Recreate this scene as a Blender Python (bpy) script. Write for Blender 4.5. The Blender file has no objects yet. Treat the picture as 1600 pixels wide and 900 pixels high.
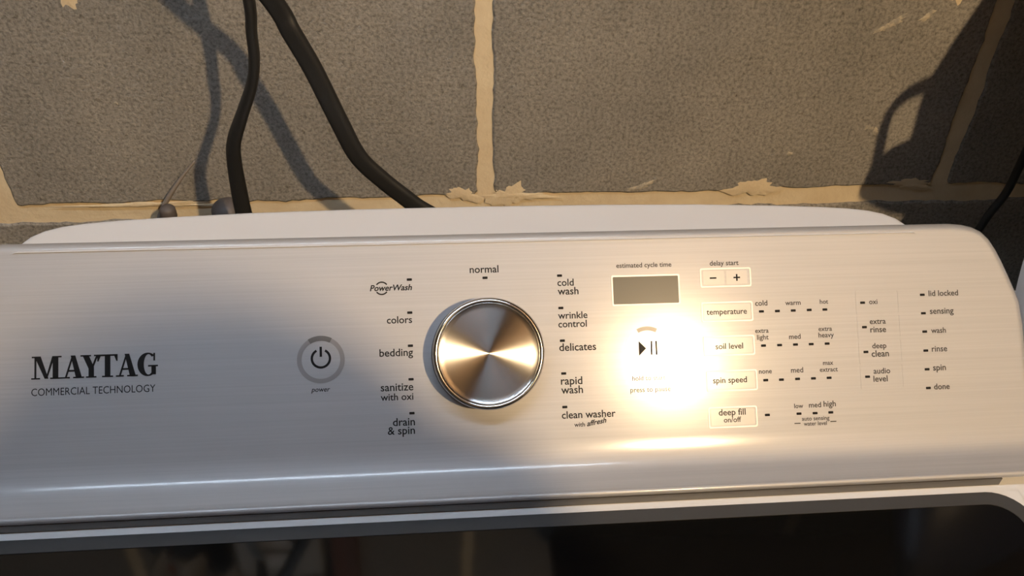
import bpy, math, random
from mathutils import Vector, Matrix
random.seed(7)
sc = bpy.context.scene
col = sc.collection

# ------------------------------------------------------------------ camera
def cam_axes(p, y, r):
    fwd = Vector((math.sin(y)*math.cos(p), math.cos(y)*math.cos(p), -math.sin(p)))
    right = Vector((math.cos(y), -math.sin(y), 0)); up = right.cross(fwd)
    return math.cos(r)*right + math.sin(r)*up, -math.sin(r)*right + math.cos(r)*up, fwd
CAM = Vector((-0.020573, -0.651292, 0.444273))
cr, cu, cf = cam_axes(0.6967976, 0.0675711, 0.0140934)
camd = bpy.data.cameras.new('camera'); camd.sensor_width = 36; camd.lens = 1400/1600*36
camd.clip_start = 0.01
camo = bpy.data.objects.new('camera', camd); col.objects.link(camo)
m = Matrix((cr, cu, -cf)).transposed().to_4x4(); m.translation = CAM
camo.matrix_world = m
sc.camera = camo

# ------------------------------------------------------------------ world, exposure
w = bpy.data.worlds.new('world'); sc.world = w; w.use_nodes = True
w.node_tree.nodes['Background'].inputs[0].default_value = (0.5, 0.5, 0.55, 1)
w.node_tree.nodes['Background'].inputs[1].default_value = 0.006
sc.view_settings.view_transform = 'Standard'; sc.view_settings.look = 'None'
sc.view_settings.gamma = 1; sc.view_settings.use_curve_mapping = False
sc.view_settings.exposure = 0.0
BULB_POWER = 5300.0      # emission strength of the warm bulb's globe
TUBE_POWER = 70.0       # emission strength of the cool tube
BULB_COL = (1.0, 0.71, 0.40); TUBE_COL = (0.70, 0.84, 1.0)

# ------------------------------------------------------------------ console frame (slightly turned and leaning machine)
O = Vector((-0.0086386, -0.2608506, 0.0683453))
U = Vector((0.9993293, 0.0267186, -0.0250408)); YL = Vector((-0.026727, 0.9996428, 0.0)); ZL = Vector((0.0250318, 0.0006693, 0.9996864))
SA, CA = 0.69835, 0.71575           # fascia plane: V = (0,SA,CA), N = (0,-CA,SA)
HB = 1.045                          # console origin above the machine's base
FLOOR = O.z - HB - 0.012
CEIL = 1.62
BULB = O + 0.59*U - 0.04*(SA*YL + CA*ZL) + 1.8*(-CA*YL + SA*ZL)
def fp(u, v, n=0.0):                # fascia coords (mm) -> machine coords (m)
    u, v, n = u/1000, v/1000, n/1000
    return (u, v*SA - n*CA, v*CA + n*SA + HB)
def lp(x, y, z): return (x, y, z + HB)

# ------------------------------------------------------------------ materials
def mat(name, color, rough=0.5, metal=0.0, spec=0.5, noise=None, bump=None, coat=0.0, aniso=0.0, tangent=None, emis=None, coat_rough=0.03):
    """noise=(scale(3), colour2, contrast lo, hi); bump=(scale(3), strength, distance)"""
    M = bpy.data.materials.new(name); M.use_nodes = True
    nt = M.node_tree; b = nt.nodes['Principled BSDF']
    b.inputs['Base Color'].default_value = (*color, 1); b.inputs['Roughness'].default_value = rough
    b.inputs['Metallic'].default_value = metal; b.inputs['Specular IOR Level'].default_value = spec
    b.inputs['Coat Weight'].default_value = coat; b.inputs['Coat Roughness'].default_value = coat_rough
    tc = nt.nodes.new('ShaderNodeTexCoord')
    def nz(scale, detail=4, rough_=0.6):
        mp = nt.nodes.new('ShaderNodeMapping'); mp.inputs['Scale'].default_value = scale
        nt.links.new(tc.outputs['Object'], mp.inputs['Vector'])
        n = nt.nodes.new('ShaderNodeTexNoise'); n.inputs['Scale'].default_value = 1.0
        n.inputs['Detail'].default_value = detail; n.inputs['Roughness'].default_value = rough_
        nt.links.new(mp.outputs[0], n.inputs['Vector']); return n
    if noise:
        n = nz(noise[0]); r = nt.nodes.new('ShaderNodeValToRGB')
        r.color_ramp.elements[0].position = noise[2]; r.color_ramp.elements[1].position = noise[3]
        r.color_ramp.elements[0].color = (*color, 1); r.color_ramp.elements[1].color = (*noise[1], 1)
        nt.links.new(n.outputs['Fac'], r.inputs[0]); nt.links.new(r.outputs[0], b.inputs['Base Color'])
    if bump:
        n = nz(bump[0], 5); bp = nt.nodes.new('ShaderNodeBump')
        bp.inputs['Strength'].default_value = bump[1]; bp.inputs['Distance'].default_value = bump[2]
        nt.links.new(n.outputs['Fac'], bp.inputs['Height']); nt.links.new(bp.outputs[0], b.inputs['Normal'])
    if aniso:
        b.inputs['Anisotropic'].default_value = aniso
        if tangent == 'radial':
            t = nt.nodes.new('ShaderNodeTangent'); t.direction_type = 'RADIAL'; t.axis = 'Z'
            nt.links.new(t.outputs[0], b.inputs['Tangent']); b.inputs['Anisotropic Rotation'].default_value = 0.25
        elif tangent:
            cx = nt.nodes.new('ShaderNodeCombineXYZ')
            for i in range(3): cx.inputs[i].default_value = tangent[i]
            nt.links.new(cx.outputs[0], b.inputs['Tangent'])
    if emis:
        b.inputs['Emission Color'].default_value = (*emis[0], 1); b.inputs['Emission Strength'].default_value = emis[1]
    return M

def block_material():
    M = bpy.data.materials.new('cinder_block'); M.use_nodes = True
    nt = M.node_tree; b = nt.nodes['Principled BSDF']; L = nt.links.new
    b.inputs['Roughness'].default_value = 0.95; b.inputs['Specular IOR Level'].default_value = 0.25
    geo = nt.nodes.new('ShaderNodeNewGeometry')
    def nz(s, d=6, r=0.65):
        n = nt.nodes.new('ShaderNodeTexNoise'); n.inputs['Scale'].default_value = s; n.inputs['Detail'].default_value = d
        n.inputs['Roughness'].default_value = r; L(geo.outputs['Position'], n.inputs['Vector']); return n
    def ramp(src, stops):
        r = nt.nodes.new('ShaderNodeValToRGB'); L(src, r.inputs[0])
        e = r.color_ramp.elements; e[0].position, e[0].color = stops[0][0], (*stops[0][1], 1); e[1].position, e[1].color = stops[-1][0], (*stops[-1][1], 1)
        for p, c in stops[1:-1]:
            x = e.new(p); x.color = (*c, 1)
        return r
    base = ramp(nz(9).outputs['Fac'], [(0.3, (0.225, 0.217, 0.200)), (0.5, (0.275, 0.262, 0.240)), (0.72, (0.325, 0.308, 0.280))])
    grain = ramp(nz(360, 3, 0.7).outputs['Fac'], [(0.36, (0.55, 0.55, 0.56)), (0.5, (1, 1, 1)), (0.66, (1.35, 1.33, 1.30))])
    mx = nt.nodes.new('ShaderNodeMix'); mx.data_type = 'RGBA'; mx.blend_type = 'MULTIPLY'; mx.inputs[0].default_value = 0.8
    L(base.outputs[0], mx.inputs[6]); L(grain.outputs[0], mx.inputs[7])
    pits = ramp(nz(150, 3, 0.6).outputs['Fac'], [(0.30, (0.62, 0.60, 0.58)), (0.38, (1, 1, 1)), (0.70, (1, 1, 1)), (0.76, (1.5, 1.47, 1.4))])
    mp_ = nt.nodes.new('ShaderNodeMix'); mp_.data_type = 'RGBA'; mp_.blend_type = 'MULTIPLY'; mp_.inputs[0].default_value = 1.0
    L(mx.outputs[2], mp_.inputs[6]); L(pits.outputs[0], mp_.inputs[7]); mx = mp_
    patch = ramp(nz(16, 8, 0.75).outputs['Fac'], [(0.66, (0, 0, 0)), (0.74, (0.55, 0.55, 0.55))])
    m2 = nt.nodes.new('ShaderNodeMix'); m2.data_type = 'RGBA'
    L(patch.outputs[0], m2.inputs[0]); L(mx.outputs[2], m2.inputs[6]); m2.inputs[7].default_value = (0.46, 0.42, 0.35, 1)
    L(m2.outputs[2], b.inputs['Base Color'])
    h1 = nz(360, 4, 0.7); h2 = nz(130, 4)
    ad = nt.nodes.new('ShaderNodeMath'); ad.operation = 'ADD'; L(h1.outputs['Fac'], ad.inputs[0]); L(h2.outputs['Fac'], ad.inputs[1])
    bp = nt.nodes.new('ShaderNodeBump'); bp.inputs['Strength'].default_value = 0.6; bp.inputs['Distance'].default_value = 0.0022
    L(ad.outputs[0], bp.inputs['Height']); L(bp.outputs[0], b.inputs['Normal'])
    return M

VW = (SA*YL + CA*ZL)
M = {}
M['block'] = block_material()
M['mortar'] = mat('mortar', (0.68, 0.56, 0.38), 0.95, noise=((30, 30, 30), (0.76, 0.65, 0.46), 0.35, 0.7), bump=((160, 160, 160), 0.5, 0.002))
M['smear'] = mat('mortar_residue', (0.52, 0.46, 0.36), 0.95, noise=((220, 220, 220), (0.32, 0.30, 0.265), 0.42, 0.6), bump=((300, 300, 300), 0.6, 0.002))
M['brushed'] = mat('brushed_silver', (0.49, 0.49, 0.505), 0.62, 0.5, coat=0.9, coat_rough=0.165, noise=((5, 700, 700), (0.445, 0.445, 0.46), 0.3, 0.7), bump=((6, 1100, 1100), 0.03, 0.0003))
M['white'] = mat('white_enamel', (0.78, 0.78, 0.79), 0.28, spec=0.5)
M['white_plastic'] = mat('white_plastic', (0.74, 0.74, 0.76), 0.45, spec=0.4)
M['chrome'] = mat('chrome', (0.72, 0.71, 0.70), 0.14, 1.0)
M['knob_face'] = mat('turned_metal', (0.62, 0.62, 0.62), 0.19, 1.0, aniso=0.97, tangent='radial')
M['ink'] = mat('black_ink', (0.015, 0.014, 0.014), 0.6, spec=0.1)
M['ink_washed'] = mat('glare_washed_ink', (0.05, 0.046, 0.042), 0.6, spec=0.1)  # same black ink, paler: glare on the right side put into its colour
M['ring_grey'] = mat('grey_ring', (0.30, 0.29, 0.29), 0.4, 0.3)
M['button'] = mat('button_metal', (0.53, 0.525, 0.52), 0.60, 0.5, coat=1.0, coat_rough=0.165)
M['frame'] = mat('button_outline', (0.58, 0.57, 0.56), 0.42, 0.4)
M['display'] = mat('display_glass', (0.075, 0.072, 0.062), 0.30, spec=0.25)
M['bezel'] = mat('grey_bezel', (0.055, 0.055, 0.056), 0.42, spec=0.45)
M['glass'] = mat('black_glass', (0.004, 0.004, 0.004), 0.06, spec=0.5)
M['dark'] = mat('dark_gap', (0.03, 0.028, 0.026), 0.7)
M['trim'] = mat('grey_trim', (0.16, 0.155, 0.15), 0.4, 0.5)
M['rubber'] = mat('black_rubber', (0.012, 0.012, 0.012), 0.48, spec=0.4, bump=((300, 300, 60), 0.2, 0.0006))
M['hose'] = mat('brown_grey_hose', (0.10, 0.085, 0.08), 0.55)
M['wire'] = mat('grey_wire', (0.22, 0.19, 0.165), 0.6)
M['wood'] = mat('joist_wood', (0.11, 0.062, 0.03), 0.8, noise=((4, 40, 40), (0.17, 0.10, 0.05), 0.35, 0.65))
M['redwood'] = mat('brown_board', (0.22, 0.075, 0.03), 0.75, noise=((60, 60, 6), (0.14, 0.06, 0.03), 0.35, 0.65))
M['deck'] = mat('ceiling_boards', (0.13, 0.085, 0.05), 0.85)
M['plaster'] = mat('grey_painted_wall', (0.17, 0.16, 0.145), 0.9, noise=((4, 4, 4), (0.13, 0.12, 0.11), 0.4, 0.6))
M['concrete'] = mat('concrete_floor', (0.15, 0.14, 0.13), 0.85, noise=((7, 7, 7), (0.10, 0.135, 0.125), 0.4, 0.6))
M['conduit'] = mat('grey_conduit', (0.33, 0.33, 0.32), 0.45, 0.6)
M['rag'] = mat('pale_cloth', (0.42, 0.40, 0.38), 0.95, noise=((40, 40, 40), (0.30, 0.06, 0.04), 0.62, 0.66))
M['outlet'] = mat('outlet_plastic', (0.45, 0.43, 0.39), 0.5)
M['jug'] = mat('dark_blue_plastic', (0.012, 0.02, 0.06), 0.4)
M['jugcap'] = mat('cap_plastic', (0.25, 0.05, 0.03), 0.4)
M['cloth'] = mat('dark_clothing', (0.02, 0.021, 0.026), 0.95)
M['skin'] = mat('skin', (0.42, 0.25, 0.18), 0.6)
M['hair'] = mat('dark_hair', (0.02, 0.014, 0.01), 0.7)
M['bulb'] = mat('bulb_globe', (1, 1, 1), 0.4, emis=(BULB_COL, BULB_POWER))
M['tube'] = mat('tube_glass', (1, 1, 1), 0.4, emis=(TUBE_COL, TUBE_POWER))
M['socket'] = mat('socket_ceramic', (0.6, 0.58, 0.52), 0.4)

# ------------------------------------------------------------------ helpers
def tag(o, label=None, cat=None, group=None, kind=None):
    if label: o['label'] = label
    if cat: o['category'] = cat
    if group: o['group'] = group
    if kind: o['kind'] = kind
    return o
def mesh_obj(name, verts, faces, material, parent=None, smooth=False):
    me = bpy.data.meshes.new(name); me.from_pydata([tuple(v) for v in verts], [], faces); me.update()
    if smooth:
        for p in me.polygons: p.use_smooth = True
    me.materials.append(material)
    o = bpy.data.objects.new(name, me); col.objects.link(o)
    if parent: o.parent = parent
    return o
def empty(name, loc=(0, 0, 0)):
    o = bpy.data.objects.new(name, None); o.empty_display_size = 0.05; o.location = loc; col.objects.link(o); return o
class MB:
    def __init__(s): s.v = []; s.f = []
    def add(s, vs, fs):
        k = len(s.v); s.v += [tuple(v) for v in vs]; s.f += [tuple(i+k for i in f) for f in fs]; return s
    def box(s, x0, x1, y0, y1, z0, z1, xf=None):
        vs = [(x, y, z) for x in (x0, x1) for y in (y0, y1) for z in (z0, z1)]
        if xf: vs = [xf(*v) for v in vs]
        return s.add(vs, [(0, 1, 3, 2), (4, 6, 7, 5), (0, 4, 5, 1), (2, 3, 7, 6), (0, 2, 6, 4), (1, 5, 7, 3)])
    def prism(s, pts, a, b, xf):
        """closed outline pts (p,q); extruded from a to b along the third coordinate of xf(p,q,r)"""
        n = len(pts)
        vs = [xf(p, q, a) for p, q in pts] + [xf(p, q, b) for p, q in pts]
        fs = [tuple(range(n))[::-1], tuple(range(n, 2*n))] + [(i, (i+1) % n, n+(i+1) % n, n+i) for i in range(n)]
        return s.add(vs, fs)
    def ring(s, c, r0, r1, a0, a1, n, t0, t1, xf):
        """flat annular arc, angles in degrees, between heights t0 and t1"""
        full = abs(a1-a0) >= 360
        A = [math.radians(a0+(a1-a0)*i/n) for i in range(n if full else n+1)]
        vs = []
        for a in A:
            for r, t in ((r0, t0), (r1, t0), (r1, t1), (r0, t1)): vs.append(xf(c[0]+r*math.cos(a), c[1]+r*math.sin(a), t))
        fs = []; k = len(A)
        for i in range(k if full else k-1):
            j = (i+1) % k
            for q in range(4): fs.append((4*i+q, 4*j+q, 4*j+(q+1) % 4, 4*i+(q+1) % 4))
        if not full: fs += [(0, 1, 2, 3), (4*k-1, 4*k-2, 4*k-3, 4*k-4)]
        return s.add(vs, fs)
    def rev(s, prof, n, xf):
        """revolve profile [(r,h)] about the third axis"""
        vs = []; fs = []; k = len(prof)
        for i in range(n):
            a = 2*math.pi*i/n
            for r, h in prof: vs.append(xf(r*math.cos(a), r*math.sin(a), h))
        for i in range(n):
            j = (i+1) % n
            for q in range(k-1): fs.append((i*k+q, j*k+q, j*k+q+1, i*k+q+1))
        s.add(vs, fs)
        return s
    def sweep(s, pts, rad, seg=12, twist=None):
        """tube along pts; rad = (a,b) half axes or list of them; twist in radians per point"""
        P = [Vector(p) for p in pts]; n = len(P); vs = []; fs = []
        ref = Vector((0, -1, 0)) if abs((P[-1]-P[0]).normalized().y) < 0.9 else Vector((1, 0, 0))
        for i, p in enumerate(P):
            t = (P[min(i+1, n-1)]-P[max(i-1, 0)]).normalized()
            e1 = t.cross(ref).normalized(); e2 = e1.cross(t).normalized()
            tw = twist[i] if twist else 0
            f1 = e1*math.cos(tw)+e2*math.sin(tw); f2 = -e1*math.sin(tw)+e2*math.cos(tw)
            a, b = rad[i] if isinstance(rad, list) else rad
            for k in range(seg):
                q = 2*math.pi*k/seg; vs.append(p+f1*a*math.cos(q)+f2*b*math.sin(q))
        for i in range(n-1):
            for k in range(seg):
                fs.append((i*seg+k, i*seg+(k+1) % seg, (i+1)*seg+(k+1) % seg, (i+1)*seg+k))
        fs += [tuple(range(seg))[::-1], tuple((n-1)*seg+k for k in range(seg))]
        return s.add(vs, fs)
    def build(s, name, material, parent=None, smooth=False):
        return mesh_obj(name, s.v, s.f, material, parent, smooth)
def fix(o, angle=40, bevel=None):
    """consistent normals, smooth by angle"""
    import bmesh
    bm = bmesh.new(); bm.from_mesh(o.data); bmesh.ops.recalc_face_normals(bm, faces=bm.faces[:])
    for f in bm.faces: f.smooth = True
    for e in bm.edges:
        if len(e.link_faces) == 2 and e.calc_face_angle(0) > math.radians(angle): e.smooth = False
    bm.to_mesh(o.data); bm.free()
    if bevel:
        b = o.modifiers.new('bevel', 'BEVEL'); b.width = bevel; b.segments = 3; b.limit_method = 'ANGLE'; b.angle_limit = math.radians(40)
        b.harden_normals = False
    return o
def catmull(pts, k=8):
    P = [Vector(p) for p in pts]; P = [2*P[0]-P[1]] + P + [2*P[-1]-P[-2]]; out = []
    for i in range(1, len(P)-2):
        for j in range(k):
            t = j/k; a, b, c, d = P[i-1], P[i], P[i+1], P[i+2]
            out.append(0.5*((2*b)+(c-a)*t+(2*a-5*b+4*c-d)*t*t+(3*b-a-3*c+d)*t**3))
    out.append(P[-2]); return out
def rrect(x0, y0, x1, y1, r, n=5):
    pts = []
    for cx, cy, a in ((x1-r, y1-r, 0), (x0+r, y1-r, 90), (x0+r, y0+r, 180), (x1-r, y0+r, 270)):
        for i in range(n+1):
            t = math.radians(a+90*i/n); pts.append((cx+r*math.cos(t), cy+r*math.sin(t)))
    return pts
TEXT=[
  ('PowerWash', -69.24, -44.43, 37.71, 1),
  ('normal', -9.08, 8.45, 47.07, 0),
  ('colors', -59.61, -44.55, 17.94, 0),
  ('bedding', -64.42, -44.47, -1.7, 0),
  ('sanitize', -64.13, -44.81, -22.26, 0),
  ('with oxi', -64.26, -44.95, -27.86, 0),
  ('drain', -57.44, -44.39, -43.02, 0),
  ('& spin', -60.57, -44.52, -48.05, 0),
  ('cold', 44.21, 54.29, 37.74, 0),
  ('wash', 44.2, 57.05, 32.4, 0),
  ('wrinkle', 43.84, 61.99, 17.65, 0),
  ('control', 43.84, 61.38, 12.39, 0),
  ('delicates', 43.88, 66.53, -1.91, 0),
  ('rapid', 44.08, 57.22, -22.29, 0),
  ('wash', 44.07, 57.39, -27.7, 0),
  ('clean washer', 43.88, 76.84, -42.71, 0),
  ('with', 51.3, 57.76, -47.86, 0),
  ('affresh', 58.93, 70.71, -47.89, 2),
  ('estimated cycle time', 81.14, 115.73, 47.9, 0),
  ('delay start', 140.04, 158.44, 47.82, 0),
  ('cold', 167.65, 175.45, 22.04, 0),
  ('warm', 186.95, 196.85, 21.85, 0),
  ('hot', 209.29, 214.69, 22.07, 0),
  ('extra', 166.71, 175.3, 5.14, 0),
  ('light', 167.7, 175.06, 0.96, 0),
  ('med', 188.17, 195.58, 0.7, 0),
  ('extra', 207.4, 216.11, 5.05, 0),
  ('heavy', 207.16, 217.1, 1.05, 0),
  ('none', 167.75, 175.91, -20.02, 0),
  ('med', 188.17, 195.97, -20.14, 0),
  ('max', 208.99, 215.6, -16.09, 0),
  ('extract', 206.67, 218.24, -20.27, 0),
  ('low', 188.92, 194.65, -42.03, 0),
  ('med', 198.34, 206.14, -42.04, 0),
  ('high', 207.8, 215.63, -41.81, 0),
  ('auto sensing', 193.36, 211.0, -49.91, 0),
  ('water level', 194.4, 209.16, -53.04, 0),
  ('oxi', 241.32, 246.77, 20.95, 0),
  ('extra', 240.9, 251.38, 8.4, 0),
  ('rinse', 240.97, 251.24, 3.17, 0),
  ('deep', 241.56, 250.76, -6.86, 0),
  ('clean', 240.79, 252.08, -12.08, 0),
  ('audio', 241.34, 252.19, -22.67, 0),
  ('level', 241.0, 250.18, -27.62, 0),
  ('lid locked', 280.81, 300.41, 24.89, 0),
  ('sensing', 280.84, 296.57, 13.57, 0),
  ('wash', 280.82, 290.57, 1.52, 0),
  ('rinse', 280.4, 290.56, -10.18, 0),
  ('spin', 280.38, 288.83, -22.01, 0),
  ('done', 280.15, 290.49, -33.86, 0),
  ('power', -104.63, -94.17, -21.15, 3),
  ('hold to start', 88.06, 108.77, -21.51, 0),
  ('press to pause', 86.55, 111.63, -28.54, 0),
  ('temperature', 136.44, 162.08, 17.32, 4),
  ('soil level', 141.0, 158.46, -4.07, 4),
  ('spin speed', 138.3, 159.75, -24.9, 4),
  ('deep fill', 140.9, 157.85, -44.68, 4),
  ('on/off', 143.89, 154.78, -48.97, 4),
  ('COMMERCIAL TECHNOLOGY', -263.55, -194.18, -17.62, 5),
]
DOTS= [(-45.58, 44.02), (-45.81, 24.1), (-45.93, 4.25), (-46.05, -15.76), (-46.03, -35.88), (45.72, 44.04), (45.78, 24.2), (45.97, 4.3), (46.02, -15.6), (45.91, -35.8), (0.08, 43.9), (171.43, 18.41), (181.64, 18.35), (191.85, 18.37), (202.14, 18.43), (212.29, 18.37), (171.54, -2.81), (181.81, -2.83), (192.04, -2.81), (202.13, -2.9), (212.42, -2.92), (171.75, -24.15), (181.75, -24.2), (192.08, -24.1), (202.27, -24.15), (212.37, -24.15), (237.07, 21.95), (237.27, 6.58), (237.21, -8.93), (237.27, -24.37), (276.64, 25.85), (276.52, 14.14), (276.58, 2.57), (276.44, -9.39), (276.44, -21.12), (276.44, -32.81), (171.6, -45.48), (191.74, -45.49), (202.02, -45.58), (212.1, -45.5)]
BUT= {'delay': [133.46, 34.23, 165.88, 46.17], 'minus': [135.4, 35.91, 148.8, 44.5], 'plus': [150.07, 35.92, 163.51, 44.52], 'temp': [133.2, 12.7, 165.91, 25.08], 'soil': [133.34, -8.31, 165.96, 4.1], 'spin': [134.27, -30.01, 166.37, -17.16], 'deep': [134.33, -52.32, 165.12, -39.44], 'display': [78.51, 25.36, 119.46, 42.24], 'opt': [232.7, -32.34, 260.73, 29.93]}
# ------------------------------------------------------------------ the room
def block_mesh(name, wd, ht, seed):
    rnd = random.Random(seed); step = 0.006; ring = []
    def edge(a, b):
        n = max(2, int((Vector(b)-Vector(a)).length/step)); nx = (b[1]-a[1]); ny = -(b[0]-a[0]); l = math.hypot(nx, ny); nx /= l; ny /= l
        drift = 0
        for i in range(n):
            t = i/n; drift = 0.8*drift + rnd.uniform(-0.0009, 0.0009); e = drift+rnd.uniform(-0.0006, 0.0006)
            ring.append((a[0]+(b[0]-a[0])*t+nx*e, a[1]+(b[1]-a[1])*t+ny*e))
    W2, H2, c = wd/2, ht/2, 0.004
    P = [(-W2, -H2+c), (-W2+c, -H2), (W2-c, -H2), (W2, -H2+c), (W2, H2-c), (W2-c, H2), (-W2+c, H2), (-W2, H2-c)]
    for i in range(8): edge(P[i], P[(i+1) % 8])
    n = len(ring); k = 1-0.0016/H2; kx = 1-0.0016/W2
    vs = [(x, 0.03, z) for x, z in ring] + [(x, 0.0012, z) for x, z in ring] + [(x*kx, 0.0, z*k) for x, z in ring]
    fs = [(i, (i+1) % n, n+(i+1) % n, n+i) for i in range(n)] + [(n+i, n+(i+1) % n, 2*n+(i+1) % n, 2*n+i) for i in range(n)] + [tuple(range(2*n, 3*n))]
    me = bpy.data.meshes.new(name); me.from_pydata(vs, [], fs); me.materials.append(M['block']); return me
X0, X1, Y0 = -2.2, 2.7, -3.4
wb = MB().box(X0, X1, 0.0022, 0.2, FLOOR, CEIL).build('wall_back', M['mortar']); tag(wb, 'dark grey cinder block wall with tan mortar joints behind the washer', kind='structure')
full = [block_mesh('block', 0.392, 0.189, 100+i) for i in range(6)]
row = 0
for r in range(-5, 8):
    zc = r*0.203+0.1015
    off = 0.203 if r % 2 == 0 else 0.0
    for c in range(-6, 8):
        xc = c*0.4065+off
        if xc-0.2 < X0 or xc+0.2 > X1 or zc-0.1 < FLOOR or zc+0.1 > CEIL: continue
        b = bpy.data.objects.new('block', full[(c*5+r*3) % 6]); col.objects.link(b); b.parent = wb; b.location = (xc, 0, zc-0.003-(0.004 if r < 0 else 0))
def smear(x, z, rx, rz, seed, rot=0.0, mt='smear'):
    rnd = random.Random(seed); n = 34; ph = [rnd.uniform(0, 6.28) for _ in range(4)]; o = []; i_ = []
    for k in range(n):
        a = 2*math.pi*k/n; rr = 1+0.22*math.sin(2*a+ph[0])+0.16*math.sin(3*a+ph[1])+0.12*math.sin(5*a+ph[2])+0.14*math.sin(9*a+ph[3])+rnd.uniform(-.16, .16)
        px, pz = rx*rr*math.cos(a), rz*rr*math.sin(a)
        o.append((x+px*math.cos(rot)-pz*math.sin(rot), 0.0003, z+px*math.sin(rot)+pz*math.cos(rot)))
        i_.append((x+.6*(px*math.cos(rot)-pz*math.sin(rot)), -0.0003-0.0003*rnd.random(), z+.6*(px*math.sin(rot)+pz*math.cos(rot))))
    fs = [(k, (k+1) % n, n+(k+1) % n, n+k) for k in range(n)]+[tuple(range(n, 2*n))]
    s = mesh_obj('mortar_smear', o+i_, fs, M[mt], wb); fix(s, 60)
for a in ((0.318, 0.156, 0.012, 0.004, 1, 0.5), (0.345, 0.162, 0.007, 0.003, 2, 0.6), (0.237, 0.006, 0.020, 0.010, 3, 0, 'mortar'), (-0.305, 0.188, 0.011, 0.010, 5, 0, 'mortar'), (-0.318, 0.193, 0.02, 0.005, 15, 0, 'mortar'),
          (0.365, 0.184, 0.010, 0.011, 6, 0, 'mortar'), (0.262, 0.040, 0.003, 0.0025, 7, 0), (0.136, 0.010, 0.012, 0.004, 8, 0.4), (0.325, 0.064, 0.004, 0.003, 9, 0), (0.332, 0.060, 0.003, 0.004, 10, 0), (-0.291, 0.100, 0.0016, 0.0012, 11, 0),
          (0.030, 0.003, 0.03, 0.004, 12, 0, 'mortar'), (-0.29, 0.003, 0.05, 0.003, 13, 0, 'mortar'), (0.02, 0.004, 0.016, 0.012, 14, 0.2, 'mortar'), (-0.02, 0.006, 0.014, 0.008, 16, -0.2, 'mortar'), (0.38, 0.006, 0.02, 0.006, 17, 0, 'mortar')):
    smear(*a)
def slab(name, *a, m_='plaster'):
    return tag(MB().box(*a).build(name, M[m_]), kind='structure')
slab('floor', X0-.2, X1+.2, Y0-.2, 0.2, FLOOR-.1, FLOOR, m_='concrete')
ceil = slab('ceiling', X0-.2, X1+.2, Y0-.2, 0.2, CEIL, CEIL+.1, m_='deck')
slab('wall_left', X0-.2, X0, Y0, 0.2, FLOOR, CEIL); slab('wall_right', X1, X1+.2, Y0, 0.2, FLOOR, CEIL); slab('wall_front', X0-.2, X1+.2, Y0-.2, Y0, FLOOR, CEIL)
jm = None
for i in range(12):
    x = X0+0.2+i*0.4064
    if jm is None:
        j = MB().box(-.019, .019, Y0, 0.0, CEIL-0.185, CEIL).build('joist', M['wood'], ceil); jm = j.data
    else:
        j = bpy.data.objects.new('joist', jm); col.objects.link(j); j.parent = ceil
    j.location = (x, 0, 0)

# ------------------------------------------------------------------ lamps
lamp = empty('pendant_bulb', BULB); tag(lamp, 'bare warm light bulb hanging from the ceiling joists', 'lamp')
MB().rev([(0.0001, -0.020), (0.009, -0.0178), (0.016, -0.012), (0.020, 0.0), (0.0185, 0.010), (0.014, 0.022), (0.012, 0.036), (0.0001, 0.036)], 28, lambda x, y, z: (x, y, z)).build('globe', M['bulb'], lamp, True)
fix(MB().rev([(0.0001, 0.036), (0.015, 0.036), (0.017, 0.045), (0.017, 0.075), (0.008, 0.082), (0.0001, 0.082)], 24, lambda x, y, z: (x, y, z)).build('socket', M['socket'], lamp))
MB().sweep([(0, 0, 0.08), (0, 0, CEIL-BULB.z)], (0.003, 0.003), 8).build('cable', M['rubber'], lamp)
TX, TY, TZ = -0.20, -0.66, 1.39
tl = empty('tube_light', (TX, TY, TZ)); tag(tl, 'cool white fluorescent tube light under the joists', 'lamp')
MB().sweep([(-0.58, 0, 0), (0.58, 0, 0)], (0.015, 0.015), 16).build('tube', M['tube'], tl, True)
fix(MB().box(-0.62, 0.62, -0.04, 0.04, 0.022, 0.05).build('housing', M['white'], tl), bevel=0.004)
for s in (-1, 1): fix(MB().box(s*0.60-0.015, s*0.60+0.015, -0.02, 0.02, -0.02, 0.03).build('lamp_holder', M['white_plastic'], tl), bevel=0.002)

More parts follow.
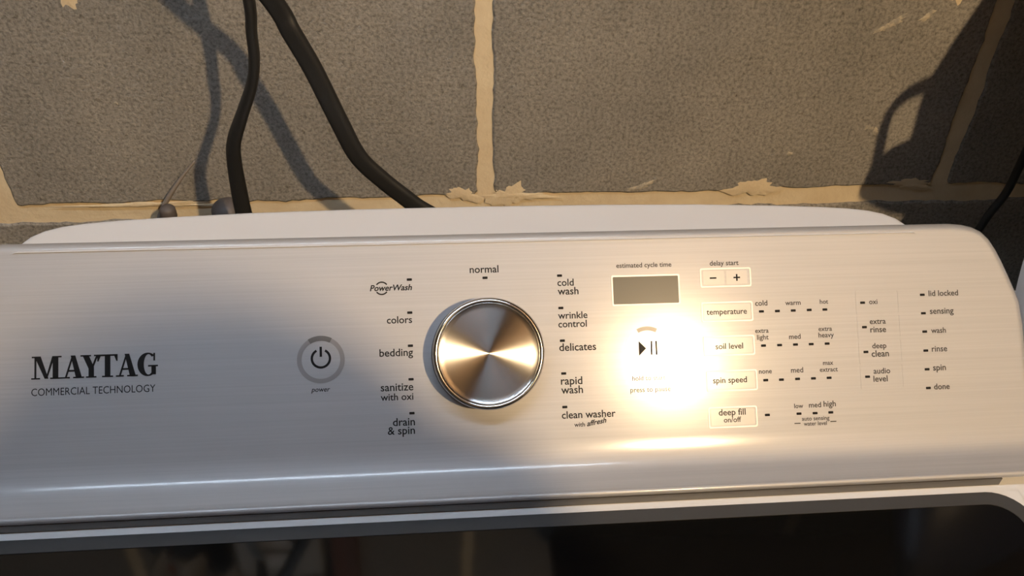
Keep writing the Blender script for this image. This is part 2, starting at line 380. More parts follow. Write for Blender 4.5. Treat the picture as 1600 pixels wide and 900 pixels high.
# ------------------------------------------------------------------ console shell shared by washer and dryer
def fascia_mesh(W, vtop=71.5, vb=-56.0, r=5.0, depth=16.0):
    side = []                       # right-hand outline, bottom to top (mm)
    for v in (vb, -30, 0, 12): side.append((W+(0 if v < 12 else 0), v))
    corner = [(343.0, 20.0), (340.5, 27.5), (337.0, 37.0), (333.4, 46.0), (329.7, 54.0), (325.5, 61.0), (320.5, 66.0), (314.5, 69.0), (307.5, 70.7), (299.0, 71.5)]
    side = [(344.6, vb), (344.6, -30), (344.6, -8), (344.3, 6)] + corner
    side = [(u-343+W, v) for u, v in side]
    n = len(side); nr = []
    for i in range(n):
        a = Vector(side[max(i-1, 0)]); b = Vector(side[min(i+1, n-1)]); t = (b-a).normalized(); nr.append(Vector((t.y, -t.x)))
    nr[0] = Vector((1, 0)); nr[-1] = Vector((0, 1))
    rings = [(0.0, -depth), (0.0, -r)] + [(r*(1-math.cos(math.radians(q))), -r+r*math.sin(math.radians(q))) for q in (18, 36, 54, 70, 82)] + [(r, 0.0), (r+1.2, 0.0)]
    mb = MB(); R = []
    for d, h in rings:
        rt = [fp(side[i][0]-nr[i].x*d, side[i][1]-nr[i].y*d, h) for i in range(n)]
        lf = [fp(-(side[i][0]-nr[i].x*d), side[i][1]-nr[i].y*d, h) for i in range(n)]
        R.append(lf + rt[::-1])     # bottom-left up, across, down to bottom-right
    k = 2*n; vs = [p for q in R for p in q]; fs = []
    for a in range(len(R)-1):
        for i in range(k-1): fs.append((a*k+i, a*k+i+1, (a+1)*k+i+1, (a+1)*k+i))
    b0 = (len(R)-1)*k
    for i in range(n-1): fs.append((b0+i, b0+i+1, b0+k-2-i, b0+k-1-i))
    base = len(vs)
    # lower sweep: concave bend to a flat lip, rolled edge, drop
    prof = []; v, h, ang = vb, 0.0, 0.0
    prof.append((v-0.8, 0.0)); v -= 0.8
    steps = [(2.2, 1.5), (2.2, 1.5), (2.2, 2), (2.2, 2.2), (2.0, 2.8), (1.6, 3.2), (1.4, 3.6), (1.4, 4.0), (1.4, 4.2), (1.4, 4.0), (1.4, 3.4), (1.6, 2.4), (1.8, 1.2), (4.0, 0.2), (3.4, 0), (0.6, 8), (0.6, 8)]
    for ds, da in steps:
        ang += da; v -= ds*math.cos(math.radians(ang)); h += ds*math.sin(math.radians(ang)); prof.append((v, h))
    for da in (-28, -30, -30, -30, -30, -30):
        ang += da; v -= 1.2*math.cos(math.radians(ang)); h += 1.2*math.sin(math.radians(ang)); prof.append((v, h))
    ang = -134
    for ds in (4, 6): v -= ds*math.cos(math.radians(ang)); h += ds*math.sin(math.radians(ang)); prof.append((v, h))
    cross = [(-(W+1.6)+d, hh) for d, hh in rings] + [((W+1.6)-d, hh) for d, hh in rings[::-1]]
    first = [a*k for a in range(len(R))] + [a*k+k-1 for a in range(len(R)-1, -1, -1)]
    prev = first
    for (pv, ph) in prof:
        cur = []
        for (cu_, ch) in cross:
            vs.append(fp(cu_, pv, ph+ch)); cur.append(len(vs)-1)
        for i in range(len(cur)-1): fs.append((prev[i], prev[i+1], cur[i+1], cur[i]))
        prev = cur
    return vs, fs
def cap_mesh(W, ya, yb, z_f, z_b, zlow):
    """white rear cover: plan outline with rounded back corners, rounded upper edge"""
    out = [(1.0, 0.0), (0.997, 0.2), (0.985, 0.42), (0.965, 0.56), (0.935, 0.66), (0.89, 0.735), (0.82, 0.80), (0.7, 0.87), (0.53, 0.94), (0.3, 0.985), (0.0, 1.0)]
    pts = [(W*a, b) for a, b in out]; full_ = pts + [(-a, b) for a, b in pts[::-1][1:]]
    cx, cyb = 0.0, 0.25; rr = 0.005; n = len(full_)
    def P(u, b, d, dz):
        kx = 1-d/W; y = ya+(yb-ya)*b - d*b
        return lp(u*kx, y, z_f+(z_b-z_f)*b+dz)
    rings = [[lp(u, ya+(yb-ya)*b, zlow) for u, b in full_]]
    for q in (0, 22, 45, 68, 90):
        a = math.radians(q); rings.append([P(u, b, rr*(1-math.cos(a)), -rr+rr*math.sin(a)) for u, b in full_])
    rings.append([P(u, b, rr+0.002, 0.0) for u, b in full_])
    vs = [p for r_ in rings for p in r_]; fs = []
    for a in range(len(rings)-1):
        for i in range(n-1): fs.append((a*n+i, (a+1)*n+i, (a+1)*n+i+1, a*n+i+1))
    b0 = (len(rings)-1)*n
    for i in range(n//2): fs.append((b0+i, b0+n-1-i, b0+n-2-i, b0+i+1) if i < n//2-0 and b0+n-2-i != b0+i+1 else (b0+i, b0+n-1-i, b0+i+1))
    return vs, fs

def machine_matrix(origin):
    R3 = Matrix((U, YL, ZL)).transposed().to_4x4(); R3.translation = origin - HB*ZL; return R3
washer = empty('washing_machine'); washer.matrix_world = machine_matrix(O)
tag(washer, 'top-loading washer with brushed silver control console, round dial and black glass lid', 'washer')
vs, fs = fascia_mesh(343.0); panel = mesh_obj('control_panel', vs, fs, M['brushed'], washer); fix(panel, 50); tag(panel, 'brushed silver control fascia')
vs, fs = cap_mesh(0.277, 0.045, 0.094, 0.0475, 0.0425, -0.075); cap = mesh_obj('rear_cover', vs, fs, M['white_plastic'], washer); fix(cap, 50)
core = MB().prism([(0.040, 0.034), (-0.038, -0.045), (-0.040, -0.085), (0.085, -0.085), (0.085, 0.030), (0.05, 0.034)], -0.262, 0.262, lambda y, z, u: lp(u, y, z)).build('console_body', M['white_plastic'], washer)
ZT = -0.0675         # machine top (machine coords, relative to the console origin)
# cabinet and top deck
fix(MB().box(-0.343, 0.343, -0.59, 0.11, -HB+0.02, ZT-0.03, lp).build('cabinet', M['white'], washer), bevel=0.012)
deck = MB()
deck.box(-0.347, 0.347, -0.0712, 0.115, ZT-0.035, ZT, lp)      # behind the lid
deck.box(-0.347, -0.328, -0.60, -0.0712, ZT-0.035, ZT, lp); deck.box(0.328, 0.347, -0.60, -0.0712, ZT-0.035, ZT, lp)
deck.box(-0.328, 0.328, -0.60, -0.575, ZT-0.035, ZT, lp)
for s_ in (-1, 1):                # fillets behind the lid's rounded rear corners
    cx_, cy_, rr_ = 0.328-0.022, -0.0715-0.022, 0.0222
    arc_ = [(s_*(cx_+rr_*math.cos(math.radians(a))), cy_+rr_*math.sin(math.radians(a))) for a in range(0, 91, 10)]
    deck.prism([(s_*0.3285, -0.0710)] + arc_, ZT-0.03, ZT, lambda x, y, z: lp(x, y, z))
fix(deck.build('top_deck', M['white'], washer))
rail = MB().box(-0.318, 0.318, -0.0663, -0.03, ZT, ZT+0.0062, lp).build('hinge_cover', M['trim'], washer)
def shelf_ring(name, x0, y0, x1, y1, r0, ins, z0, z1, mtl, parent):
    """rounded rectangular band, width ins, sloping from z0 outside to z1 inside"""
    a = rrect(x0, y0, x1, y1, r0, 8); b = rrect(x0+ins, y0+ins, x1-ins, y1-ins, max(r0-ins*0.6, 0.004), 8); n = len(a)
    vs = [lp(x, y, z0-0.012) for x, y in a]+[lp(x, y, z0) for x, y in a]+[lp(x, y, z1) for x, y in b]+[lp(x, y, z1-0.01) for x, y in b]
    fs = [(q*n+i, q*n+(i+1) % n, ((q+1) % 4)*n+(i+1) % n, ((q+1) % 4)*n+i) for q in range(4) for i in range(n)]
    return fix(mesh_obj(name, vs, fs, mtl, parent), 35)
lid = shelf_ring('lid', -0.328, -0.574, 0.328, -0.0715, 0.022, 0.0082, ZT+0.0002, ZT-0.0006, M['bezel'], washer); tag(lid, 'dark grey lid rim')
g = rrect(-0.3202, -0.5662, 0.3202, -0.0793, 0.018, 8)
gl = MB().prism(g, ZT-0.008, ZT-0.0010, lambda x, y, z: lp(x, y, z)).build('lid_glass', M['glass'], lid); tag(gl, 'glossy black glass lid window')
for sx in (-1, 1):
    for sy in (-0.55, 0.07):
        fix(MB().rev([(0.0001, 0), (0.022, 0), (0.022, 0.012), (0.012, 0.014), (0.012, 0.03), (0.0001, 0.03)], 16, lambda x, y, z, sx=sx, sy=sy: (x+sx*0.30, y+sy, z-0.004)).build('foot', M['rubber'], washer))

# ------------------------------------------------------------------ dial
KU, KV = 0.0, -2.0
knob = fix(MB().rev([(33.6, 0), (33.6, 1.2), (32.8, 2.0), (32.0, 4), (31.6, 15.5), (31.0, 16.8), (29.0, 17.0), (0.0001, 17.0)], 96, lambda x, y, h: fp(KU+x, KV+y, h)).build('dial', M['trim'], washer)); tag(knob, 'round dial with chrome rim and spun metal face')
ringp = []
for i in range(17):
    a = math.radians(-60+300*i/16); ringp.append((31.0+1.9*math.cos(a), 16.2+2.4*math.sin(a)))
fix(MB().rev(ringp, 120, lambda x, y, h: fp(KU+x, KV+y, h)).build('dial_rim', M['chrome'], knob), 60)
# face: own object whose local z is the dial axis, so that the turned grooves run around it
face = MB().rev([(0.0297, 0.0), (0.0297, 0.0006), (0.0292, 0.0011), (0.0285, 0.0008), (0.026, 0.0008), (0.0135, 0.0006), (0.00002, 0.0004)], 160, lambda x, y, z: (x, y, z)).build('dial_face', M['knob_face'], knob); fix(face, 60)
Rf = Matrix(((1, 0, 0), (0, SA, -CA), (0, CA, SA))).to_4x4(); Rf.translation = Vector(fp(KU, KV, 17.0)); face.matrix_local = Rf

# ------------------------------------------------------------------ lettering
fxy = lambda x, y, h: fp(x, y, h)
def text_mesh(txt, bold=0.0):
    c = bpy.data.curves.new('t', 'FONT'); c.body = txt; c.size = 1.0; c.resolution_u = 3; c.offset = bold
    o = bpy.data.objects.new('t', c); col.objects.link(o); bpy.context.view_layer.update()
    dg = bpy.context.evaluated_depsgraph_get(); me = bpy.data.meshes.new_from_object(o.evaluated_get(dg))
    vs = [tuple(v.co) for v in me.vertices]; fs = [tuple(p.vertices) for p in me.polygons]
    bpy.data.objects.remove(o); bpy.data.curves.remove(c); bpy.data.meshes.remove(me); return vs, fs
def lettering(txt, u0, u1, v, style, parent, n0=0.12, material=None, name='printed_label'):
    vs, fs = text_mesh(txt, {5: 0.0}.get(style, 0.012 if style in (0, 3, 4) else 0.022))
    x0 = min(p[0] for p in vs); x1 = max(p[0] for p in vs); s = (u1-u0)/(x1-x0)
    sy = s
    if style == 5: sy = 4.5/0.73                     # wide capitals
    else: sy = max(s, 5.3 if u1-u0 > 9 and u0 < 70 else 3.6) if style == 0 else s
    out = []
    for x, y, z in vs:
        px, py = (x-x0)*s, y*sy
        if style in (1, 2, 3): px += py*0.22
        if style == 2: py += px*0.16
        out.append(fp(u0+px, v+py, n0))
    # thin relief: the face plus its edge ring stay one sheet on the ink film
    return mesh_obj(name, out, fs, material or M['ink'], parent)
for (txt, a, b, v, st) in TEXT:
    if st == 4: continue
    lettering(txt, a, b, v, st, panel, material=M['ink'] if a < 70 else M['ink_washed'])
dm = None
for (u_, v_) in DOTS:
    wd = 1.7
    if dm is None:
        d_ = MB().prism(rrect(-1.55, -0.75, 1.55, 0.75, 0.3, 2), 0.0, 0.2, lambda x, y, h: (x/1000, y/1000*SA-h/1000*CA, y/1000*CA+h/1000*SA)).build('indicator_light', M['ink'], panel); dm = d_.data
    else:
        d_ = bpy.data.objects.new('indicator_light', dm); col.objects.link(d_); d_.parent = panel
    d_.location = fp(u_, v_, 0.0)
# swoosh arcs of the upper left cycle name
for a0, a1 in ((35, 145), (215, 325)):
    MB().ring((-62.2, 39.2), 3.3, 4.1, a0, a1, 16, 0.05, 0.2, fxy).build('printed_arc', M['ink'], panel)
for u_, v_ in ((190.4, -51.4), (213.4, -51.1)):
    MB().prism([(u_-1.9, v_-0.3), (u_+1.9, v_-0.3), (u_+1.9, v_+0.3), (u_-1.9, v_+0.3)], 0.05, 0.2, fxy).build('printed_dash', M['ink_washed'], panel)
# slab-serif word mark: cap height 1, drawn stroke by stroke
logo = MB()
LX, LY, LH, LS = -263.4, -8.2, 13.2, 70.0/6.02
def q(*p): logo.prism([(LX+x*LS, LY+y*LH) for x, y in p], 0.05, 0.22, fxy)
def bar(x0, y0, x1, y1): q((x0, y0), (x1, y0), (x1, y1), (x0, y1))
TH, TN, SF = 0.27, 0.09, 0.065
# M
bar(-0.02, 0, 0.40, SF); bar(0.13, 0, 0.13+TN, 1); bar(0.0, 1-SF, 0.36, 1); q((0.13, 1), (0.42, 1), (0.80, 0.02), (0.62, 0.02)); q((0.66, 0.02), (0.74, 0.02), (1.10, 1), (0.98, 1))
bar(1.00, 0, 1.00+TH, 1); bar(1.0, 1-SF, 1.42, 1); bar(0.88, 0, 1.44, SF)
def letter_a(x):
    bar(x-0.02, 0, x+0.36, SF); bar(x+0.52, 0, x+1.04, SF); q((x+0.11, 0), (x+0.20, 0), (x+0.52, 0.93), (x+0.46, 1)); q((x+0.40, 1), (x+0.62, 1), (x+0.95, 0), (x+0.66, 0)); bar(x+0.26, 0.29, x+0.72, 0.37)
letter_a(1.46)
# Y
bar(2.33, 1-SF, 2.84, 1); bar(2.98, 1-SF, 3.32, 1); q((2.42, 1), (2.72, 1), (2.98, 0.46), (2.72, 0.40)); q((3.10, 1), (3.20, 1), (2.96, 0.46), (2.86, 0.46)); bar(2.72, 0, 2.98, 0.47); bar(2.60, 0, 3.10, SF)
# T
bar(3.14, 1-SF-0.01, 4.12, 1); q((3.14, 1), (3.14, 0.70), (3.20, 0.70), (3.30, 0.93)); q((4.12, 1), (4.12, 0.70), (4.06, 0.70), (3.96, 0.93)); bar(3.50, 0, 3.77, 1); bar(3.37, 0, 3.90, SF)
letter_a(4.06)
# G
cxg, cyg = 5.58, 0.5
pts_o = []; pts_i = []
for i in range(25):
    a = math.radians(48+264*i/24); pts_o.append((cxg+0.50*math.cos(a), cyg+0.52*math.sin(a)))
    w_ = 0.34-0.06*abs(math.sin(a))+0.0; pts_i.append((cxg+0.04+(0.50-0.27)*math.cos(a), cyg+0.45*math.sin(a)))
for i in range(24): q(pts_o[i], pts_o[i+1], pts_i[i+1], pts_i[i])
bar(5.76, 0.05, 5.98, 0.42); bar(5.60, 0.40, 6.08, 0.47); bar(5.86, 0.66, 5.94, 1.0)
lo = logo.build('brand_lettering', M['ink'], panel); tag(lo, 'large black serif lettering')

# ------------------------------------------------------------------ power, start, display, touch buttons
pb = fix(MB().ring((-98.9, -2.3), 11.3, 14.0, 0, 360, 64, -0.2, 0.25, fxy).build('power_button', M['ring_grey'], washer), 40); tag(pb, 'grey ring with black power symbol')
MB().ring((-98.9, -2.3), 11.2, 14.2, 62, 122, 20, 0.2, 0.4, fxy).build('ring_arc', M['trim'], pb)
ic = MB().ring((-98.9, -1.6), 4.6, 6.0, -242, 62, 40, 0.05, 0.2, fxy); ic.prism([(-99.6, -0.6), (-98.2, -0.6), (-98.2, 5.4), (-99.6, 5.4)], 0.05, 0.2, fxy); ic.build('power_symbol', M['ink'], pb)
sb = fix(MB().ring((98.4, -2.6), 11.3, 14.0, 0, 360, 64, -0.2, 0.25, fxy).build('start_button', M['button'], washer), 40); tag(sb, 'ring with play and pause symbol')
MB().ring((98.4, -2.6), 11.4, 14.0, 62, 118, 20, 0.2, 0.4, fxy).build('ring_arc', M['trim'], sb)
pl = MB().prism([(93.0, 2.6), (97.6, -2.1), (92.9, -6.6)], 0.05, 0.2, fxy)
pl.prism([(100.4, 2.4), (101.5, 2.4), (101.4, -6.2), (100.3, -6.2)], 0.05, 0.2, fxy); pl.prism([(103.4, 2.4), (104.5, 2.4), (104.4, -6.2), (103.3, -6.2)], 0.05, 0.2, fxy)
pl.build('play_symbol', M['ink_washed'], sb)
def frame_ring(name, x0, y0, x1, y1, wdt, h, parent, mt='frame', r=1.2):
    a = rrect(x0, y0, x1, y1, r, 4); b = rrect(x0+wdt, y0+wdt, x1-wdt, y1-wdt, max(r-wdt*0.5, 0.3), 4); n = len(a)
    vs = [fp(x, y, 0) for x, y in a]+[fp(x, y, h) for x, y in a]+[fp(x, y, h) for x, y in b]+[fp(x, y, 0) for x, y in b]
    fs = [(k*n+i, k*n+(i+1) % n, (k+1)*n+(i+1) % n, (k+1)*n+i) for k in range(3) for i in range(n)]
    return fix(mesh_obj(name, vs, fs, M[mt], parent), 30)
dx0, dy0, dx1, dy1 = BUT['display']
ds = MB().prism(rrect(dx0, dy0, dx1, dy1, 0.6, 3), 0.0, 0.15, fxy).build('display', M['display'], washer); tag(ds, 'dark rectangular time display')
frame_ring('display_frame', dx0-0.9, dy0-0.9, dx1+0.9, dy1+0.9, 0.9, 0.35, ds, 'frame', 1.0)
btn_text = {'temp': ['temperature'], 'soil': ['soil level'], 'spin': ['spin speed'], 'deep': ['deep fill', 'on/off']}
T4 = {t[0]: t for t in TEXT if t[4] == 4}
for k in ('temp', 'soil', 'spin', 'deep'):
    x0, y0, x1, y1 = BUT[k]
    b_ = fix(MB().prism(rrect(x0+1.6, y0+1.6, x1-1.6, y1-1.6, 0.8, 3), 0.0, 0.14, fxy).build('touch_button', M['button'], washer), 30)
    frame_ring('button_outline', x0, y0, x1, y1, 0.8, 0.3, b_)
    for t in btn_text[k]:
        tt = T4[t]; lettering(t, tt[1], tt[2], tt[3], 4, b_, 0.26, M['ink_washed'])
x0, y0, x1, y1 = BUT['delay']
for k, sym in (('minus', '-'), ('plus', '+')):
    a = BUT[k]; b_ = fix(MB().prism(rrect(*a, 0.6, 3), 0.0, 0.14, fxy).build('touch_button', M['button'], washer), 30)
    cx_, cy_ = (141.7, 40.0) if k == 'minus' else (156.8, 40.0)
    s_ = MB().prism([(cx_-2.1, cy_-0.45), (cx_+2.1, cy_-0.45), (cx_+2.1, cy_+0.45), (cx_-2.1, cy_+0.45)], 0.15, 0.3, fxy)
    if k == 'plus': s_.prism([(cx_-0.45, cy_-2.1), (cx_+0.45, cy_-2.1), (cx_+0.45, cy_+2.1), (cx_-0.45, cy_+2.1)], 0.15, 0.3, fxy)
    s_.build('minus_sign' if k == 'minus' else 'plus_sign', M['ink'], b_)
frame_ring('button_frame', x0, y0, x1, y1, 0.8, 0.3, washer)
x0, y0, x1, y1 = BUT['opt']; hgt = (y1-y0)/4
for i in range(4): frame_ring('option_button', x0, y0+i*hgt+0.3, x1, y0+(i+1)*hgt-0.3, 0.45, 0.16, washer, 'brushed')

# ------------------------------------------------------------------ dryer beside the washer
dryer = empty('clothes_dryer'); dryer.matrix_world = machine_matrix(O + 0.6915*U + 0.008*ZL + 0.004*YL)
tag(dryer, 'second machine with pale rounded console corner at the right edge', 'dryer')
vs, fs = fascia_mesh(343.0); fd = mesh_obj('control_panel', vs, fs, M['white_plastic'], dryer); fix(fd, 50)
DZ = 0.0475
vs, fs = cap_mesh(0.274, 0.045, 0.150, DZ, DZ, -0.075); fix(mesh_obj('rear_cover', vs, fs, M['white_plastic'], dryer), 50)  # unseen rear part made deeper to block light leaking under the bag
fix(MB().box(-0.343, 0.343, -0.58, 0.113, -HB+0.02, ZT, lp).build('cabinet', M['white'], dryer), bevel=0.012)
fix(MB().ring((150, 0), 0.1, 33, 0, 360, 48, 0.0, 18, fxy).build('dial', M['chrome'], dryer), 40)
for sx in (-1, 1):
    for sy in (-0.55, 0.07):
        fix(MB().rev([(0.0001, 0), (0.022, 0), (0.022, 0.012), (0.012, 0.014), (0.012, 0.03), (0.0001, 0.03)], 16, lambda x, y, z, sx=sx, sy=sy: (x+sx*0.30, y+sy, z-0.008)).build('foot', M['rubber'], dryer))

# ------------------------------------------------------------------ unseen shelf, added to shade the right wall; bag traced back from its shadow
SZ = 0.50
shelf = empty('shade_shelf', (0.75, 0, SZ)); tag(shelf, 'added shelf, unseen beyond the right edge, keeping the tube light off the wall', 'shelf')
fix(MB().box(-0.65, 0.50, -0.26, -0.0005, 0, 0.02).build('board', M['wood'], shelf), bevel=0.002)
for x in (-0.20, 0.40):
    fix(MB().prism([(-0.0005, 0), (-0.23, 0), (-0.23, -0.012), (-0.03, -0.035), (-0.014, -0.18), (-0.0005, -0.18)], x-0.009, x+0.009, lambda p, q_, r_: (r_, p, q_)).build('bracket', M['conduit'], shelf))
BX, BY = 0.46, -0.15
bag = empty('hanging_bag', (BX, BY, SZ)); tag(bag, 'dark bag with a side strap loop hanging under the shelf', 'bag')
def sect(z, xl, xr, dp):
    cx_, hx = (xl+xr)/2, (xr-xl)/2; out_ = []
    for i in range(32):
        a = 2*math.pi*i/32; c_, s_ = math.cos(a), math.sin(a); e = 0.7
        out_.append((cx_-BX+hx*math.copysign(abs(c_)**e, c_), dp*math.copysign(abs(s_)**e, s_), z-SZ))
    return out_
secs = [sect(.116, .395, .555, .020), sect(.120, .380, .565, .030), sect(.130, .366, .570, .034), sect(.140, .366, .572, .036), sect(.149, .371, .574, .038), sect(.155, .388, .575, .038), sect(.18, .393, .572, .038), sect(.205, .391, .570, .037), sect(.222, .391, .566, .036), sect(.254, .400, .556, .033), sect(.284, .410, .545, .029), sect(.34, .43, .51, .02), sect(.39, .447, .475, .010), sect(.40, .452, .468, .006)]
n = 32; vs = [p for s in secs for p in s]; fs = [(a*n+i, a*n+(i+1) % n, (a+1)*n+(i+1) % n, (a+1)*n+i) for a in range(len(secs)-1) for i in range(n)] + [tuple(range(n))[::-1], tuple((len(secs)-1)*n+i for i in range(n))]
fix(mesh_obj('bag_body', vs, fs, M['jug'], bag), 60)
hp = catmull([(.371-BX, 0, .148-SZ), (.3695-BX, 0, .165-SZ), (.368-BX, 0, .184-SZ), (.3705-BX, 0, .199-SZ), (.379-BX, 0, .2105-SZ), (.394-BX, 0, .219-SZ)], 6)
MB().sweep(hp, (.0035, .009), 12).build('strap_loop', M['jug'], bag, True)
MB().sweep([(0, 0, -.102), (0.004, 0, -.06), (0, 0, -.001)], (.004, .008), 10).build('hanging_strap', M['jug'], bag, True)

# ------------------------------------------------------------------ cords and bits behind the console
def cord(name, pts, rad, label, twist=None, mt='rubber', k=8):
    P = catmull(pts, k); base = Vector(P[-1]); n_ = len(P)
    def interp(lst): return [lst[min(int(i/k), len(lst)-1)]*(1-(i % k)/k)+lst[min(int(i/k)+1, len(lst)-1)]*((i % k)/k) for i in range(n_)]
    tw = interp(twist) if twist else None
    o = MB().sweep([p-base for p in P], rad, 14, tw).build(name, M[mt], None, True); o.location = base
    return tag(o, label, 'cord')
thin = [(-0.205, -0.034, 0.448), (-0.180, -0.075, 0.38), (-0.150, -0.11, 0.28), (-0.1464, -0.115, 0.2281), (-0.1484, -0.115, 0.2077), (-0.1497, -0.115, 0.1907), (-0.154, -0.115, 0.1731), (-0.1646, -0.115, 0.1501), (-0.1732, -0.115, 0.131), (-0.176, -0.115, 0.116), (-0.1773, -0.115, 0.0898), (-0.1773, -0.115, 0.066), (-0.176, -0.11, 0.0), (-0.175, -0.10, -0.15), (-0.175, -0.09, -0.5)]
cord('power_cord', thin, (0.0036, 0.0060), 'thin black power cord bending down behind the white cover', [0, 0, 0, 0, 0.05, 0.15, 0.3, 0.5, 0.8, 1.1, 1.4, 1.55, 1.57, 1.57, 1.57])
thick = [(-0.245, -0.036, 0.492), (-0.215, -0.125, 0.42), (-0.166, -0.135, 0.30), (-0.1326, -0.115, 0.2279), (-0.1241, -0.115, 0.2073), (-0.1137, -0.115, 0.1813), (-0.1016, -0.115, 0.144), (-0.0916, -0.115, 0.1164), (-0.0757, -0.115, 0.0961), (-0.0567, -0.115, 0.0765), (-0.025, -0.112, 0.04), (-0.01, -0.10, -0.06), (-0.005, -0.09, -0.5)]
def twin(pts, label):
    P = catmull(pts, 8); base = Vector(P[-1]); mb = MB()
    prof = []
    for i in range(20):
        a = 2*math.pi*i/20; c_, s_ = math.cos(a), math.sin(a); prof.append((0.0066*c_, 0.0042*s_*(0.80+0.20*abs(c_))))
    n_ = len(P); vs = []; fs = []; s = 20
    for i, p in enumerate(P):
        t = (P[min(i+1, n_-1)]-P[max(i-1, 0)]).normalized(); e1 = t.cross(Vector((0, -1, 0))).normalized(); e2 = e1.cross(t)
        for a, b in prof: vs.append(p-base+e1*a+e2*b)
    for i in range(n_-1):
        for k in range(s): fs.append((i*s+k, i*s+(k+1) % s, (i+1)*s+(k+1) % s, (i+1)*s+k))
    fs += [tuple(range(s))[::-1], tuple((n_-1)*s+k for k in range(s))]
    o = mesh_obj('power_cord', vs, fs, M['rubber'], None, True); o.location = base; return tag(o, label, 'cord')
twin(thick, 'thick black flat cord slanting down to the right toward the console')
cord('dryer_cord', [(0.440, -0.045, 0.10), (0.439, -0.045, 0.045), (0.437, -0.045, 0.022), (0.428, -0.045, -0.01), (0.42, -0.04, -0.1), (0.42, -0.035, -0.4)], (0.0035, 0.0035), 'short black cord crossing the mortar line at the right edge', k=6)
wr = cord('bent_wire', [(-0.240, -0.004, 0.048), (-0.251, -0.008, 0.037), (-0.262, -0.012, 0.024), (-0.272, -0.014, 0.010), (-0.279, -0.015, -0.004), (-0.285, -0.016, -0.03)], [(0.0009+0.0012*min(1, i/14), 0.0009+0.0012*min(1, i/14)) for i in range(31)], 'thin grey wire slanting down the wall left of the cords', mt='wire', k=6)
def hose(x, y, ztop, rad, label):
    prof = [(0.0001, 0.0)] + [(rad*math.sin(math.radians(a)), -rad*0.75*(1-math.cos(math.radians(a)))) for a in (15, 30, 45, 60, 75, 90)]
    z = -rad*0.75
    for k in range(22): prof += [(rad, z-0.006), (rad*0.94, z-0.0075), (rad*0.94, z-0.0095), (rad, z-0.011)]; z -= 0.011
    prof += [(0.0001, z)]
    o = MB().rev(prof, 24, lambda X, Y, Z, z=z: (X, Y, Z-z)).build('water_hose', M['hose']); fix(o, 60); o.location = (x, y, ztop+z)
    return tag(o, label, 'hose')
hose(-0.212, -0.04, 0.0325, 0.0125, 'brown round hose end peeking over the white cover beside the thin cord')
hose(-0.2595, -0.04, 0.0290, 0.0065, 'small dark hose end peeking over the cover under the wire')
# outlet, board, conduit and rag higher on the wall: seen only as dim reflections in the glass lid
out = empty('wall_outlet', (-0.225, 0, 0.47)); tag(out, 'outlet box on the wall above the cords', 'outlet')
fix(MB().box(-.05, .05, -.03, 0.001, -.06, .06).build('box', M['outlet'], out), bevel=.004)
for dz in (-.022, .022): fix(MB().box(-.017, .017, -.034, -.029, dz-.014, dz+.014).build('socket', M['white_plastic'], out), bevel=.002)
bd = fix(MB().box(-.016, .016, -.022, 0.0, 0, .55).build('wood_strip', M['redwood']), bevel=.002); bd.location = (-.150, 0, .36); tag(bd, 'reddish wood strip fixed upright on the wall', 'board')
cd = empty('conduit', (-.183, 0, .53)); tag(cd, 'grey conduit pipe running up the wall from the outlet', 'pipe')
MB().sweep([(0, -.012, 0), (0, -.012, CEIL-.53)], (.011, .011), 14).build('pipe', M['conduit'], cd, True)
for z in (.1, .6): MB().ring((0, -.012), .0112, .0135, 0, 360, 20, z, z+.015, lambda x, y, z: (x, y, z)).build('strap', M['conduit'], cd)
rg = []; fs = []; rnd = random.Random(3)
for i in range(15):
    for j in range(13):
        x = -.05+.1*i/14; z = -.11*j/12; sp = 1-.35*(1-j/12)
        rg.append((x*sp+0.012*math.sin(j*.5), -.03-.012*math.sin(i*1.1+j*.2)-.004*j/12*math.sin(i*2.3), z-.02*math.sin(i*.45)))
for i in range(14):
    for j in range(12): fs.append((i*13+j, (i+1)*13+j, (i+1)*13+j+1, i*13+j+1))
ro = mesh_obj('rag', rg, fs, M['rag'], None, True); ro.location = (-.315, 0, .60); so = ro.modifiers.new('s', 'SOLIDIFY'); so.thickness = .003
tag(ro, 'pale cloth rag hanging on the wall beside the outlet', 'rag')

# ------------------------------------------------------------------ the person in front of the machine (casts the soft shadow on the console's left half)
HEAD = O + 0.224*U - 0.124*(SA*YL+CA*ZL) + 0.9*(-CA*YL+SA*ZL)
PX, PY = HEAD.x-0.02, HEAD.y-0.14
per = empty('person', (PX, PY, FLOOR)); tag(per, 'person in dark clothes standing close before the washer, casting its shadow', 'person')
def skin_body(name, V_, E_, R_, mtl, parent, root=0, sub=2):
    me = bpy.data.meshes.new(name); me.from_pydata(V_, E_, []); me.materials.append(mtl)
    o = bpy.data.objects.new(name, me); col.objects.link(o); o.parent = parent
    md = o.modifiers.new('skin', 'SKIN'); md.use_smooth_shade = True
    for i, r in enumerate(R_): me.skin_vertices[0].data[i].radius = r if isinstance(r, tuple) else (r, r)
    me.skin_vertices[0].data[root].use_root = True
    s = o.modifiers.new('sub', 'SUBSURF'); s.levels = sub; s.render_levels = sub
    return o
hz = HEAD.z-FLOOR; sh = hz-0.27; hy = HEAD.y-PY; hx = HEAD.x-PX
V_ = [(0, 0, .90), (0, 0, 1.05), (0, .0, 1.20), (0, .01, sh-.04), (0, .05, sh+.06), (hx*.6, hy*.6, sh+.13), (hx, hy-.02, sh+.21)]
R_ = [(.155, .11), (.14, .10), (.15, .105), (.145, .10), (.062, .062), (.055, .055), (.05, .05)]
E_ = [(0, 1), (1, 2), (2, 3), (3, 4), (4, 5), (5, 6)]
def add(p, r, par):
    V_.append(p); R_.append(r); E_.append((par, len(V_)-1)); return len(V_)-1
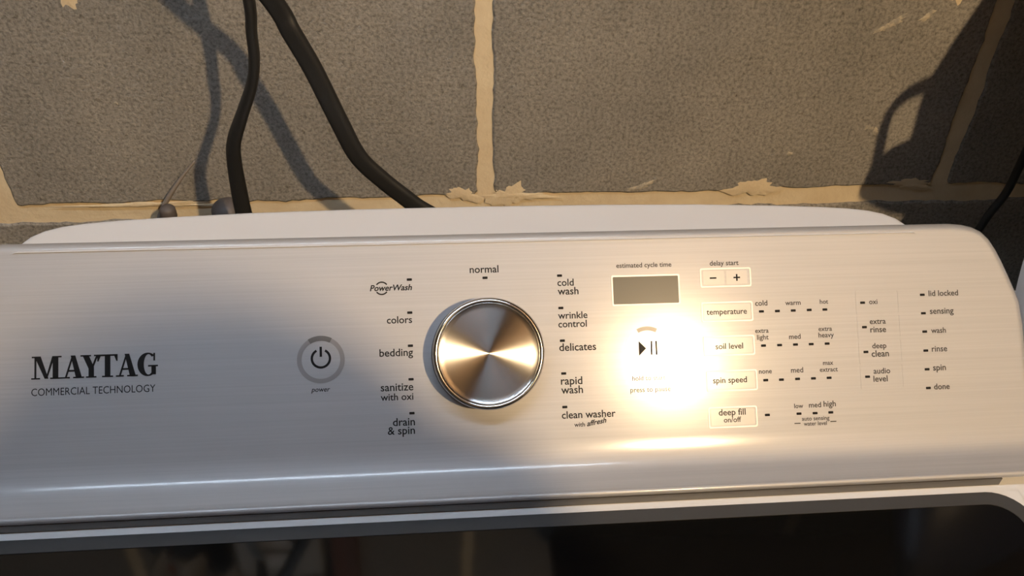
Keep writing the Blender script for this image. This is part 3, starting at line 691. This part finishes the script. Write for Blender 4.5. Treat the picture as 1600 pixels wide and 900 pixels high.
for s in (-1, 1):
    a = add((s*.17, 0, sh-.02), .062, 3); a = add((s*.215, -.01, sh-.16), .05, a); a = add((s*.24, -.02, sh-.30), .042, a)
    a = add((s*.245, .03, sh-.43), .036, a); w_ = add((s*.245, .075, sh-.54), (.026, .032), a); pm_ = add((s*.245, .095, sh-.60), (.016, .036), w_)
    for fx, ln, rr in ((-.027, .075, .0085), (-.009, .085, .009), (.009, .080, .009), (.026, .062, .008)):
        f1 = add((s*.240, .105+fx, sh-.64), rr, pm_); f2 = add((s*.234, .107+fx, sh-.64-ln*.55), rr*.95, f1); add((s*.224, .108+fx, sh-.64-ln), rr*.8, f2)
    t1 = add((s*.225, .130, sh-.60), .011, w_); add((s*.215, .150, sh-.64), .009, t1)
    h = add((s*.09, 0, .86), .088, 0); h = add((s*.10, .01, .66), .075, h); h = add((s*.105, .02, .48), .056, h); h = add((s*.105, 0, .28), .05, h); h = add((s*.105, -.01, .09), .036, h); h = add((s*.11, .05, .045), (.04, .035), h); add((s*.115, .14, .03), (.042, .025), h)
skin_body('body', V_, E_, R_, M['cloth'], per)
# head with face, ears and hair
hv = []; hf = []; nl, nk = 20, 28
for i in range(nl+1):
    th = math.pi*i/nl
    for k in range(nk):
        ph = 2*math.pi*k/nk; x, y, z = math.sin(th)*math.sin(ph), math.sin(th)*math.cos(ph), math.cos(th)
        jaw = 1-.30*max(0, -z)**1.5; X, Y, Z = .078*x*jaw, .095*y*(1-.12*max(0, -z)), .120*z
        if y > .55:
            if abs(x) < .17 and -.35 < z < .12: Y += .022*(1-abs(x)/.17)*(1-(z+.25)/.40 if z > -.25 else 1)
            if .18 < abs(x) < .45 and -.02 < z < .2: Y -= .007
        hv.append((X, Y, Z))
for i in range(nl):
    for k in range(nk): hf.append((i*nk+k, (i+1)*nk+k, (i+1)*nk+(k+1) % nk, i*nk+(k+1) % nk))
hd = mesh_obj('head', hv, hf, M['skin'], per, True); hd.location = HEAD-Vector(per.location); hd.rotation_euler = (math.radians(-28), 0, math.radians(12))
for s in (-1, 1):
    MB().rev([(.0001, -.007), (.012, -.006), (.018, 0), (.013, .004), (.0001, .002)], 16, lambda x, y, z, s=s: (s*(.078+z), y*.7-.008, x*1.5)).build('ear', M['skin'], hd, True)
    MB().rev([(.0001, -.009), (.007, -.006), (.010, 0), (.007, .006), (.0001, .009)], 12, lambda x, y, z, s=s: (s*.030+x, .078+y*.8, .010+z*.7)).build('eye', M['white_plastic'], hd, True)
MB().rev([(.0001, -.004), (.012, -.003), (.020, 0), (.012, .003), (.0001, .004)], 14, lambda x, y, z: (x, .074+y*.25, -.066+z)).build('mouth', M['jugcap'], hd, True)
hh = [(x*(1.10 if z > .06 else 1.34), y*1.05-.006, z*(1.05 if z > 0 else 1.35)+.004) for x, y, z in hv]
MB().add(hh, [f for f in hf if all(hh[i][2] > .055 or hh[i][1] < .03 for i in f)]).build('hair', M['hair'], hd, True)
